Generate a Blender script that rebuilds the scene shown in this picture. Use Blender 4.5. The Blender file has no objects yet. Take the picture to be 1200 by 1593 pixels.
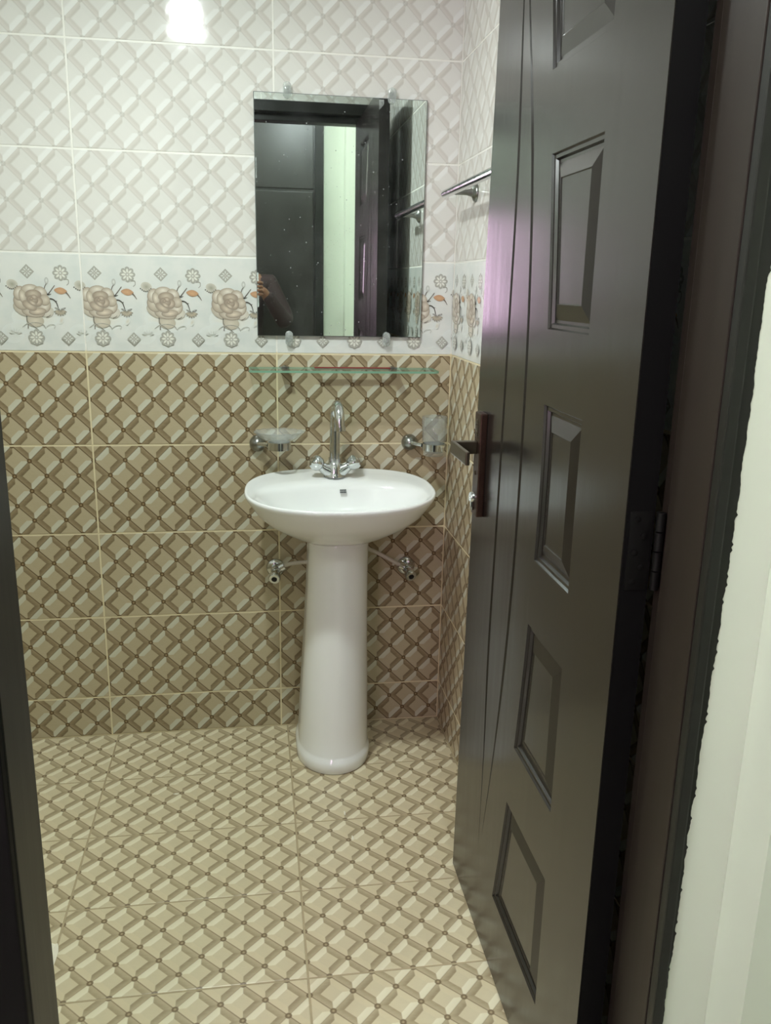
import bpy, bmesh, math, random
from mathutils import Vector, Matrix
random.seed(7)
PI = math.pi
S = 5.0 / 6.0            # everything below is laid out in tile units (tile = 0.6 x 0.3) and brought to metres at the end
sc = bpy.context.scene
col = sc.collection

# ------------------------------------------------------------------ camera
cd = bpy.data.cameras.new('camera')
cam = bpy.data.objects.new('camera', cd)
col.objects.link(cam)
sc.camera = cam
cpos = Vector((-0.66281, -2.84198, 1.56782))
r_ = Vector((0.98834952, -0.15083186, 0.020371))
u_ = Vector((0.01920286, 0.25634863, 0.96639362))
f_ = Vector((0.15098502, 0.95474349, -0.25625845))
cam.matrix_world = Matrix(((r_.x, u_.x, -f_.x, cpos.x * S), (r_.y, u_.y, -f_.y, cpos.y * S),
                           (r_.z, u_.z, -f_.z, cpos.z * S), (0, 0, 0, 1)))
cd.sensor_fit = 'VERTICAL'
cd.sensor_height = 36.0
cd.lens = 1320.7275 / 1593.0 * 36.0
cd.clip_start = 0.02

# ------------------------------------------------------------------ world, exposure, lamp strengths
w = bpy.data.worlds.new('world')
sc.world = w
w.use_nodes = True
w.node_tree.nodes['Background'].inputs[0].default_value = (0.55, 0.6, 0.62, 1)
w.node_tree.nodes['Background'].inputs[1].default_value = 0.3
sc.view_settings.view_transform = 'Standard'
sc.view_settings.look = 'None'
sc.view_settings.gamma = 1.0
sc.view_settings.use_curve_mapping = False
sc.view_settings.exposure = 0.12
BATH_LAMP = 45.0         # glow of the domed diffuser under the bathroom ceiling
BATH_WATT = 13.5         # its downward light
HALL_LAMP = 150.0         # emission of the globe in the hall
HALL_FILL = 300.0   # fill globe added further left in the hall
WINDOW_GLOW = 14.0        # pinkish daylight behind the hall curtain

# ------------------------------------------------------------------ helpers
def lin(c):
    return tuple(((x / 255.0) / 12.92 if x / 255.0 <= 0.04045 else (((x / 255.0) + 0.055) / 1.055) ** 2.4) for x in c)

def C4(c):
    return (*lin(c), 1.0)

def tag(o, label=None, cat=None, group=None, kind=None):
    if label: o['label'] = label
    if cat: o['category'] = cat
    if group: o['group'] = group
    if kind: o['kind'] = kind
    return o

def obj(name, bm, m, parent=None, smooth=False):
    me = bpy.data.meshes.new(name)
    bm.normal_update()
    bm.to_mesh(me)
    bm.free()
    if smooth:
        for p in me.polygons: p.use_smooth = True
    if m is not None: me.materials.append(m)
    o = bpy.data.objects.new(name, me)
    col.objects.link(o)
    if parent is not None: o.parent = parent
    return o

def empty(name, loc=(0, 0, 0)):
    o = bpy.data.objects.new(name, None)
    o.empty_display_size = 0.05
    o.location = loc
    col.objects.link(o)
    return o

def box(bm, x0, x1, y0, y1, z0, z1, bev=0.0):
    r = bmesh.ops.create_cube(bm, size=1.0)
    vs = r['verts']
    for v in vs:
        v.co = Vector(((x0 + x1) / 2 + v.co.x * (x1 - x0), (y0 + y1) / 2 + v.co.y * (y1 - y0), (z0 + z1) / 2 + v.co.z * (z1 - z0)))
    if bev:
        es = list({e for v in vs for e in v.link_edges})
        bmesh.ops.bevel(bm, geom=es, offset=bev, segments=2, affect='EDGES', profile=0.6)
    return bm

def boxo(name, x0, x1, y0, y1, z0, z1, m, parent=None, bev=0.0):
    bm = bmesh.new()
    box(bm, x0, x1, y0, y1, z0, z1, bev)
    return obj(name, bm, m, parent)

def ring(bm, pts):
    return [bm.verts.new(p) for p in pts]

def skin(bm, rings, closed=True, cap0=False, cap1=False):
    for a, b in zip(rings[:-1], rings[1:]):
        n = len(a)
        for i in range(n if closed else n - 1):
            j = (i + 1) % n
            try: bm.faces.new((a[i], a[j], b[j], b[i]))
            except ValueError: pass
    if cap0: bm.faces.new(list(reversed(rings[0])))
    if cap1: bm.faces.new(rings[-1])

def frame_for(d):
    d = d.normalized()
    a = Vector((0, 0, 1)) if abs(d.z) < 0.9 else Vector((1, 0, 0))
    s = d.cross(a).normalized()
    return s, s.cross(d).normalized()

def tube(bm, pts, rad, seg=16, caps=True):
    pts = [Vector(p) for p in pts]
    if not hasattr(rad, '__len__'): rad = [rad] * len(pts)
    rings = []
    s = None
    for i, p in enumerate(pts):
        d = (pts[min(i + 1, len(pts) - 1)] - pts[max(i - 1, 0)]).normalized()
        if s is None: s, t = frame_for(d)
        else:
            s = (s - d * s.dot(d)).normalized()
            t = s.cross(d).normalized()
        rings.append(ring(bm, [p + (s * math.cos(2 * PI * k / seg) + t * math.sin(2 * PI * k / seg)) * rad[i] for k in range(seg)]))
    skin(bm, rings, True, caps, caps)
    return bm

def lathe(bm, o, axis, prof, seg=32):
    """prof: (distance along the axis, radius) pairs"""
    o = Vector(o); axis = Vector(axis).normalized()
    s, t = frame_for(axis)
    rings = [ring(bm, [o + axis * h + (s * math.cos(2 * PI * k / seg) + t * math.sin(2 * PI * k / seg)) * max(r, 1e-5) for k in range(seg)]) for h, r in prof]
    skin(bm, rings, True, True, True)
    bmesh.ops.recalc_face_normals(bm, faces=bm.faces[:])
    return bm

def smooth_pts(pts, n=6):
    pts = [Vector(p) for p in pts]
    out = []
    P = [pts[0] * 2 - pts[1]] + pts + [pts[-1] * 2 - pts[-2]]
    for i in range(1, len(P) - 2):
        for k in range(n):
            t = k / n
            a, b, c, d = P[i - 1], P[i], P[i + 1], P[i + 2]
            out.append(0.5 * ((2 * b) + (c - a) * t + (2 * a - 5 * b + 4 * c - d) * t * t + (3 * b - a - 3 * c + d) * t ** 3))
    out.append(pts[-1])
    return out

def autosmooth(o, ang=40):
    me = o.data
    for p in me.polygons: p.use_smooth = True
    bm = bmesh.new(); bm.from_mesh(me)
    for e in bm.edges:
        if len(e.link_faces) == 2 and e.calc_face_angle(0) > math.radians(ang): e.smooth = False
    bm.to_mesh(me); bm.free()
    return o

# ------------------------------------------------------------------ materials
class NT:
    def __init__(self, name):
        self.m = bpy.data.materials.new(name)
        self.m.use_nodes = True
        self.t = self.m.node_tree
        self.b = self.t.nodes['Principled BSDF']
    def n(self, ty, **kw):
        nd = self.t.nodes.new(ty)
        for k, v in kw.items(): setattr(nd, k, v)
        return nd
    def link(self, a, b): self.t.links.new(a, b)
    def _in(self, sock, v):
        if isinstance(v, bpy.types.NodeSocket): self.link(v, sock)
        else: sock.default_value = v
    def math(self, op, a, b=None, c=None):
        nd = self.n('ShaderNodeMath', operation=op)
        self._in(nd.inputs[0], a)
        if b is not None: self._in(nd.inputs[1], b)
        if c is not None: self._in(nd.inputs[2], c)
        return nd.outputs[0]
    def step(self, x, lo, hi):
        nd = self.n('ShaderNodeMapRange')
        nd.interpolation_type = 'SMOOTHSTEP'
        self._in(nd.inputs['Value'], x)
        nd.inputs['From Min'].default_value = lo
        nd.inputs['From Max'].default_value = hi
        return nd.outputs[0]
    def mix(self, f, a, b, blend='MIX'):
        nd = self.n('ShaderNodeMix', data_type='RGBA', blend_type=blend)
        self._in(nd.inputs[0], f)
        self._in(nd.inputs[6], a if isinstance(a, bpy.types.NodeSocket) else (*a[:3], 1))
        self._in(nd.inputs[7], b if isinstance(b, bpy.types.NodeSocket) else (*b[:3], 1))
        return nd.outputs[2]
    def noise(self, vec, scale, detail=2.0, rough=0.5):
        nd = self.n('ShaderNodeTexNoise')
        nd.inputs['Scale'].default_value = scale
        nd.inputs['Detail'].default_value = detail
        nd.inputs['Roughness'].default_value = rough
        if vec is not None: self.link(vec, nd.inputs['Vector'])
        return nd.outputs['Fac']
    def stretch(self, vec, sx, sy, sz):
        nd = self.n('ShaderNodeMapping')
        nd.inputs['Scale'].default_value = (sx, sy, sz)
        self.link(vec, nd.inputs['Vector'])
        return nd.outputs[0]
    def bump(self, h, strength, dist=0.001):
        nd = self.n('ShaderNodeBump')
        nd.inputs['Strength'].default_value = strength
        nd.inputs['Distance'].default_value = dist
        self.link(h, nd.inputs['Height'])
        self.link(nd.outputs[0], self.b.inputs['Normal'])

def simple(name, rgb, rough=0.5, metal=0.0, var=0.08, scale=20, spec=0.5, rvar=0.1, bump=0.0, trans=0.0, ior=1.45, coat=0.0):
    k = NT(name)
    co = k.n('ShaderNodeTexCoord').outputs['Object']
    nz = k.noise(co, scale, 3)
    c = lin(rgb)
    k.link(k.mix(nz, tuple(x * (1 - var) for x in c), tuple(min(1, x * (1 + var)) for x in c)), k.b.inputs['Base Color'])
    k.link(k.math('MULTIPLY_ADD', nz, rvar * 2 * rough, rough * (1 - rvar)), k.b.inputs['Roughness'])
    k.b.inputs['Metallic'].default_value = metal
    k.b.inputs['Specular IOR Level'].default_value = spec
    k.b.inputs['IOR'].default_value = ior
    k.b.inputs['Transmission Weight'].default_value = trans
    k.b.inputs['Coat Weight'].default_value = coat
    if bump: k.bump(nz, bump)
    return k.m

def diamond_tile(name, pal, rough, soft=0.03, grain=0.1):
    """printed truncated-pyramid pattern; UVs are in tile units (cell pitch 0.1)"""
    k = NT(name)
    uv = k.n('ShaderNodeTexCoord').outputs['UV']
    sep = k.n('ShaderNodeSeparateXYZ'); k.link(uv, sep.inputs[0])
    u, v = sep.outputs[0], sep.outputs[1]
    p = k.math('MULTIPLY', k.math('ADD', u, v), 10.0)
    q = k.math('MULTIPLY', k.math('SUBTRACT', u, v), 10.0)
    a = k.math('SUBTRACT', p, k.math('FLOOR', k.math('ADD', p, 0.5)))
    b = k.math('SUBTRACT', q, k.math('FLOOR', k.math('ADD', q, 0.5)))
    aa, ab = k.math('ABSOLUTE', a), k.math('ABSOLUTE', b)
    mx = k.math('MAXIMUM', aa, ab)
    amb = k.math('SUBTRACT', aa, ab)
    isA = k.step(amb, -min(soft, .035), min(soft, .035))                      # faces on the two 'a' sides
    posA = k.step(a, -0.05, 0.05)
    posB = k.step(b, -0.05, 0.05)
    # shading across the printed band: darker toward the inner edge
    grad = k.step(mx, 0.24, 0.5)
    ul = k.mix(grad, lin(pal['ul_in']), lin(pal['ul_out']))
    ll = k.mix(grad, lin(pal['ll_in']), lin(pal['ll_out']))
    lr = k.mix(grad, lin(pal['lr_in']), lin(pal['lr_out']))
    fa = k.mix(posA, ll, lin(pal['ur']))
    fb = k.mix(posB, ul, lr)
    face = k.mix(isA, fb, fa)
    inner = k.step(mx, 0.235, 0.235 + soft)
    c = k.mix(inner, lin(pal['mid']), face)
    grainv = k.noise(k.stretch(uv, 60, 160, 1), 1.0, 3, 0.6)
    c = k.mix(k.math('MULTIPLY', k.math('SUBTRACT', grainv, 0.35), grain * 4), c, lin(pal['grain']))
    la = k.step(aa, 0.5 - pal['lw'] - 0.012, 0.5 - pal['lw'] + 0.004)
    lb = k.step(ab, 0.5 - pal['lw'] - 0.012, 0.5 - pal['lw'] + 0.004)
    c = k.mix(k.math('MULTIPLY', la, pal['la']), c, lin(pal['line']))
    c = k.mix(k.math('MULTIPLY', lb, pal['lb']), c, lin(pal['line']))
    da, db = k.math('SUBTRACT', 0.5, aa), k.math('SUBTRACT', 0.5, ab)
    d = k.math('SQRT', k.math('ADD', k.math('MULTIPLY', da, da), k.math('MULTIPLY', db, db)))
    knot = k.math('SUBTRACT', 1.0, k.step(d, 0.09, 0.13))
    c = k.mix(k.math('MULTIPLY', knot, pal['ka']), c, lin(pal['knot']))
    dot = k.math('SUBTRACT', 1.0, k.step(d, 0.02, 0.06))
    c = k.mix(k.math('MULTIPLY', dot, pal['ka']), c, lin(pal['dot']))
    big = k.noise(k.n('ShaderNodeTexCoord').outputs['Object'], 5, 2)
    c = k.mix(k.math('MULTIPLY', big, 0.12), c, lin(pal['mid']))
    k.link(c, k.b.inputs['Base Color'])
    k.b.inputs['Roughness'].default_value = rough
    k.b.inputs['Specular IOR Level'].default_value = 0.5
    fine = k.noise(uv, 25, 2)
    k.bump(fine, 0.10, 0.002)
    return k.m

BROWN = dict(mid=(187, 174, 144), ul_in=(118, 101, 74), ul_out=(151, 134, 104), ll_in=(128, 111, 83), ll_out=(157, 140, 110),
             lr_in=(206, 205, 186), lr_out=(212, 212, 194), ur=(188, 175, 146), grain=(201, 192, 165), line=(92, 74, 48), lw=0.018, la=0.9, lb=0.55,
             knot=(96, 76, 48), dot=(160, 140, 106), ka=1.0)
FLOORP = dict(mid=(208, 197, 164), ul_in=(148, 133, 102), ul_out=(176, 162, 130), ll_in=(160, 145, 113), ll_out=(182, 168, 136),
              lr_in=(232, 226, 198), lr_out=(226, 219, 189), ur=(212, 200, 166), grain=(220, 211, 182), line=(120, 102, 74), lw=0.016, la=0.7, lb=0.3,
              knot=(112, 94, 66), dot=(176, 160, 128), ka=0.95)
WHITEP = dict(mid=(222, 221, 215), ul_in=(194, 190, 181), ul_out=(212, 208, 200), ll_in=(201, 196, 188), ll_out=(214, 210, 203),
              lr_in=(232, 233, 229), lr_out=(233, 234, 230), ur=(220, 219, 213), grain=(224, 223, 218), line=(190, 186, 178), lw=0.022, la=0.4, lb=0.1,
              knot=(182, 179, 171), dot=(214, 212, 205), ka=0.5)
M = {}
M['tile_brown'] = diamond_tile('brown_tile_glaze', BROWN, 0.22, 0.03, 0.09)
M['tile_floor'] = diamond_tile('floor_tile_glaze', FLOORP, 0.3, 0.035, 0.08)
M['tile_white'] = diamond_tile('white_tile_glaze', WHITEP, 0.07, 0.10, 0.05)
def floral_base():
    k = NT('floral_tile_glaze')
    uv = k.n('ShaderNodeTexCoord').outputs['UV']
    a = k.noise(uv, 14, 3)
    c = k.mix(k.step(a, 0.35, 0.7), lin((226, 228, 223)), lin((216, 221, 217)))
    k.link(c, k.b.inputs['Base Color'])
    k.b.inputs['Roughness'].default_value = 0.12
    k.bump(k.noise(uv, 25, 2), 0.08, 0.002)
    return k.m
M['tile_floral'] = floral_base()
def print_mat():
    k = NT('floral_print_ink')
    at = k.n('ShaderNodeVertexColor'); at.layer_name = 'ink'
    nz = k.noise(k.n('ShaderNodeTexCoord').outputs['Object'], 300, 2)
    k.link(k.mix(k.math('MULTIPLY', nz, 0.12), at.outputs[0], lin((225, 220, 208))), k.b.inputs['Base Color'])
    k.b.inputs['Roughness'].default_value = 0.14
    return k.m
M['ink'] = print_mat()
def grout_mat():
    k = NT('wall_grout')
    co = k.n('ShaderNodeTexCoord').outputs['Object']
    sep = k.n('ShaderNodeSeparateXYZ'); k.link(co, sep.inputs[0])
    nz = k.noise(co, 60, 3)
    c = k.mix(k.step(sep.outputs[2], 1.352 * S, 1.356 * S), lin((226, 214, 176)), lin((240, 240, 234)))   # cream between the brown tiles, white above
    k.link(k.mix(k.math('MULTIPLY', nz, .3), c, lin((214, 208, 186))), k.b.inputs['Base Color'])
    k.b.inputs['Roughness'].default_value = 0.5
    return k.m
M['grout'] = grout_mat()
M['grout_floor'] = simple('tan_floor_grout', (176, 162, 130), 0.7, var=0.15, scale=60)
M['grout_white'] = simple('white_grout', (232, 231, 222), 0.35, var=0.04, scale=60)
M['ceil'] = simple('ceiling_paint', (228, 230, 224), 0.8, var=0.03, scale=8)
M['green'] = simple('pale_green_wall_paint', (212, 219, 203), 0.42, var=0.03, scale=6, bump=0.05)
M['hall_floor'] = simple('hall_floor_tile', (170, 165, 150), 0.35, var=0.1, scale=9)
M['ceramic'] = simple('white_ceramic', (240, 244, 242), 0.12, var=0.01, scale=5, spec=0.6, coat=0.3)
M['chrome'] = simple('chrome', (212, 216, 216), 0.14, metal=1.0, var=0.06, scale=60, rvar=0.4)
M['dull_chrome'] = simple('dull_chrome', (150, 152, 148), 0.3, metal=1.0, var=0.15, scale=80)
M['bronze'] = simple('bronze_plate', (72, 55, 45), 0.42, metal=0.8, var=0.3, scale=120, bump=0.3)
M['lever'] = simple('dark_bronze_lever', (92, 84, 70), 0.3, metal=0.8, var=0.15, scale=40)
M['black_iron'] = simple('painted_black_hinge', (13, 12, 11), 0.45, metal=0.0, var=0.4, scale=90, bump=0.3, spec=0.2)
M['rubber'] = simple('white_hose_sleeve', (205, 200, 188), 0.5, var=0.05)
M['dark'] = simple('black_hollow_shade', (10, 10, 10), 0.6)
M['red'] = simple('red_plastic', (128, 44, 44), 0.4)
M['mark'] = simple('grey_printed_mark', (88, 92, 92), 0.4)
M['smear'] = simple('white_cement_smear', (232, 228, 208), 0.8, var=0.1, scale=50, bump=0.4)
M['curtain'] = simple('pink_curtain', (205, 150, 185), 0.7)

def wood(name, rgb, rough, streak=0.25):
    k = NT(name)
    co = k.n('ShaderNodeTexCoord').outputs['Object']
    s = k.noise(k.stretch(co, 60, 60, 2.0), 1.0, 4, 0.6)
    c = lin(rgb)
    k.link(k.mix(s, tuple(x * (1 - streak) for x in c), tuple(x * (1 + streak) for x in c)), k.b.inputs['Base Color'])
    s2 = k.noise(co, 6, 3)
    k.link(k.math('ADD', k.math('MULTIPLY', s, 0.12), k.math('MULTIPLY_ADD', s2, 0.08, rough - 0.1)), k.b.inputs['Roughness'])
    k.b.inputs['Specular IOR Level'].default_value = 0.55 if rough < .35 else (0.3 if rough < .55 else 0.12)
    k.bump(k.math('ADD', s, k.math('MULTIPLY', s2, 1.5)), 0.035, 0.002)
    return k.m
M['door'] = wood('dark_brown_door_paint', (31, 28, 25), 0.22)
M['door_edge'] = wood('black_door_edge', (9, 8, 8), 0.6)
M['frame'] = wood('brown_frame_varnish', (38, 32, 27), 0.42)
M['frame_dark'] = wood('dark_architrave_paint', (28, 28, 25), 0.42)
M['door2'] = wood('dark_hall_door_paint', (38, 36, 33), 0.34)

def mirror_mat():
    k = NT('mirror_silver')
    co = k.n('ShaderNodeTexCoord').outputs['Object']
    vo = k.n('ShaderNodeTexVoronoi'); vo.inputs['Scale'].default_value = 62
    k.link(co, vo.inputs['Vector'])
    sp = k.math('SUBTRACT', 1.0, k.step(vo.outputs['Distance'], 0.05, 0.13))
    sel = k.step(k.noise(co, 31, 3), 0.40, 0.52)
    v2 = k.n('ShaderNodeTexVoronoi'); v2.inputs['Scale'].default_value = 150
    k.link(co, v2.inputs['Vector'])
    sp2 = k.math('MULTIPLY', k.math('SUBTRACT', 1.0, k.step(v2.outputs['Distance'], 0.08, 0.22)), k.math('MULTIPLY', k.step(k.noise(co, 9, 2), 0.45, 0.65), 0.5))
    dust = k.math('MAXIMUM', k.math('MULTIPLY', sp, sel), sp2)
    haze = k.math('MULTIPLY', k.step(k.noise(co, 7, 4, 0.65), 0.4, 0.75), 0.035)
    f = k.math('MINIMUM', k.math('MULTIPLY_ADD', dust, 0.5, haze), 1.0)
    k.b.inputs['Metallic'].default_value = 1.0
    k.b.inputs['Roughness'].default_value = 0.015
    k.b.inputs['Base Color'].default_value = (0.80, 0.87, 0.84, 1)
    df = k.n('ShaderNodeBsdfDiffuse'); df.inputs[0].default_value = (0.62, 0.66, 0.66, 1)
    mx = k.n('ShaderNodeMixShader')
    k.link(f, mx.inputs[0]); k.link(k.b.outputs[0], mx.inputs[1]); k.link(df.outputs[0], mx.inputs[2])
    out = [n for n in k.t.nodes if n.type == 'OUTPUT_MATERIAL'][0]
    k.link(mx.outputs[0], out.inputs[0])
    return k.m
M['mirror'] = mirror_mat()

def glass(name, rgb, rough=0.02, clear=0.82):
    """clear pane: a mostly see-through coat with a tinted fresnel sheen"""
    k = NT(name)
    k.t.nodes.remove(k.b)
    lw = k.n('ShaderNodeLayerWeight'); lw.inputs[0].default_value = 0.5
    tr = k.n('ShaderNodeBsdfTransparent'); tr.inputs[0].default_value = (*lin(rgb), 1)
    gl = k.n('ShaderNodeBsdfGlossy'); gl.inputs['Roughness'].default_value = rough
    df = k.n('ShaderNodeBsdfDiffuse'); df.inputs[0].default_value = (0.8, 0.83, 0.82, 1)
    nz = k.noise(k.n('ShaderNodeTexCoord').outputs['Object'], 50, 2)
    m1 = k.n('ShaderNodeMixShader')
    k.link(k.math('MULTIPLY', nz, 2 * (1 - clear)), m1.inputs[0]); k.link(tr.outputs[0], m1.inputs[1]); k.link(df.outputs[0], m1.inputs[2])
    m2 = k.n('ShaderNodeMixShader')
    k.link(k.math('MULTIPLY_ADD', k.math('POWER', lw.outputs[1], 3.0), 0.5, 0.03), m2.inputs[0]); k.link(m1.outputs[0], m2.inputs[1]); k.link(gl.outputs[0], m2.inputs[2])
    out = [n for n in k.t.nodes if n.type == 'OUTPUT_MATERIAL'][0]
    k.link(m2.outputs[0], out.inputs[0])
    return k.m
M['glass'] = glass('clear_glass', (248, 250, 249), clear=.9)
M['glass_thick'] = glass('clear_soap_dish_glass', (246, 248, 247), 0.06, 0.82)
M['clip'] = glass('clear_plastic', (240, 243, 241), 0.1, 0.75)
M['shelf_glass'] = glass('shelf_glass', (246, 251, 248), 0.01, 0.97)
M['shelf_edge'] = simple('green_glass_edge', (128, 172, 146), 0.15, spec=0.6)

def emit(name, rgb, s):
    k = NT(name)
    k.b.inputs['Base Color'].default_value = (0.9, 0.9, 0.9, 1)
    k.b.inputs['Emission Color'].default_value = (*lin(rgb), 1)
    k.b.inputs['Emission Strength'].default_value = s
    return k.m
M['bath_lamp'] = emit('bathroom_lamp_glow', (240, 249, 252), BATH_LAMP)
M['hall_lamp'] = emit('hall_lamp_glow', (240, 249, 250), HALL_LAMP)
M['hall_fill'] = emit('hall_fill_glow', (240, 249, 250), HALL_FILL)
M['window_glow'] = emit('daylit_curtain', (236, 190, 226), WINDOW_GLOW)

# ------------------------------------------------------------------ tiles
GAP = 0.005
tile_cache = {}
def tile_mesh(w_, h_, u0, v0, flip, mat, thick=0.006):
    key = (round(w_, 4), round(h_, 4), round(u0, 4), round(v0, 4), flip, mat.name)
    if key in tile_cache: return tile_cache[key]
    g, bv = GAP / 2, 0.0016
    def loop(ins, z): return [(ins, ins, z), (w_ - ins, ins, z), (w_ - ins, h_ - ins, z), (ins, h_ - ins, z)]
    vs = loop(g, 0) + loop(g, thick - bv) + loop(g + bv * 0.3, thick - bv * 0.3) + loop(g + bv, thick)
    fs = []
    for r in range(3):
        for i in range(4):
            j = (i + 1) % 4
            fs.append((r * 4 + i, r * 4 + j, r * 4 + 4 + j, r * 4 + 4 + i))
    fs.append((12, 13, 14, 15))
    me = bpy.data.meshes.new('tile')
    me.from_pydata(vs, [], fs)
    uvl = me.uv_layers.new(name='uv')
    for l in me.loops:
        x, y, _ = vs[l.vertex_index]
        uu, vv = u0 + x, v0 + y
        if flip: uu, vv = 0.6 - uu, 0.3 - vv
        uvl.data[l.index].uv = (uu, vv)
    me.materials.append(mat)
    tile_cache[key] = me
    return me

def cut(a0, a1, step, off):
    """cells of a grid with the given offset, clipped to [a0, a1]"""
    out = []
    k = math.floor((a0 - off) / step + 1e-6)
    while off + k * step < a1 - 1e-6:
        lo, hi = off + k * step, off + (k + 1) * step
        c0, c1 = max(lo, a0), min(hi, a1)
        if c1 - c0 > 0.012: out.append((k, c0, c1, c0 - lo))
        k += 1
    return out

# -- printed flower decoration of the border tiles
class Ink:
    paper = lin((224, 226, 220)); fade = 0.12
    def __init__(self): self.v, self.f, self.c, self.z = [], [], [], 0.0
    def up(self): self.z += 0.00003
    def fan(self, cx, cy, pts, cc, ec):
        b = len(self.v)
        lt = lambda q: tuple(q[k] * (1 - self.fade) + self.paper[k] * self.fade for k in range(3))
        cc = lt(cc); ec = [lt(q) for q in ec] if isinstance(ec, list) else lt(ec)
        self.v.append((cx, cy, self.z)); self.c.append(cc)
        for i, p in enumerate(pts):
            self.v.append((p[0], p[1], self.z)); self.c.append(ec[i] if isinstance(ec, list) else ec)
        n = len(pts)
        for i in range(n): self.f.append((b, b + 1 + i, b + 1 + (i + 1) % n))
        self.up()
    def blob(self, cx, cy, rx, ry, rot, cc, ec, n=18, off=(0, 0), pinch=0.0):
        pts = []
        for i in range(n):
            t = 2 * PI * i / n
            x, y = math.cos(t) * rx, math.sin(t) * ry * (1 - pinch * abs(math.cos(t)) ** 2)
            pts.append((cx + x * math.cos(rot) - y * math.sin(rot), cy + x * math.sin(rot) + y * math.cos(rot)))
        self.fan(cx + off[0], cy + off[1], pts, cc, ec)
    def stroke(self, pts, w0, w1, c0, c1=None):
        c1 = c1 or c0
        P = [Vector((p[0], p[1])) for p in pts]
        sm = [(q.x, q.y) for q in smooth_pts([Vector((p.x, p.y, 0)) for p in P], 5)]
        b = len(self.v); n = len(sm)
        for i in range(n):
            a, c = sm[max(i - 1, 0)], sm[min(i + 1, n - 1)]
            dx, dy = c[0] - a[0], c[1] - a[1]
            L = math.hypot(dx, dy) or 1
            t = i / (n - 1); ww = w0 + (w1 - w0) * t
            cc = tuple(c0[k] + (c1[k] - c0[k]) * t for k in range(3))
            for s in (1, -1):
                self.v.append((sm[i][0] - dy / L * ww * s, sm[i][1] + dx / L * ww * s, self.z)); self.c.append(cc)
        for i in range(n - 1): self.f.append((b + 2 * i, b + 2 * i + 1, b + 2 * i + 3, b + 2 * i + 2))
        self.up()
    def mesh(self, x0, x1):
        bm = bmesh.new()
        cl = bm.loops.layers.float_color.new('ink')
        vs = [bm.verts.new(v) for v in self.v]
        for f in self.f:
            try: fc = bm.faces.new([vs[i] for i in f])
            except ValueError: continue
            for l, i in zip(fc.loops, f): l[cl] = (*self.c[i], 1)
            if fc.normal.z < 0 or True:
                fc.normal_update()
                if fc.normal.z < 0: fc.normal_flip()
        for px, nx in ((x0, -1), (x1, 1)):
            bmesh.ops.bisect_plane(bm, geom=bm.verts[:] + bm.edges[:] + bm.faces[:], plane_co=(px, 0, 0), plane_no=(nx, 0, 0), clear_outer=True)
        me = bpy.data.meshes.new('floral_print')
        bm.to_mesh(me); bm.free()
        me.materials.append(M['ink'])
        return me

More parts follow.
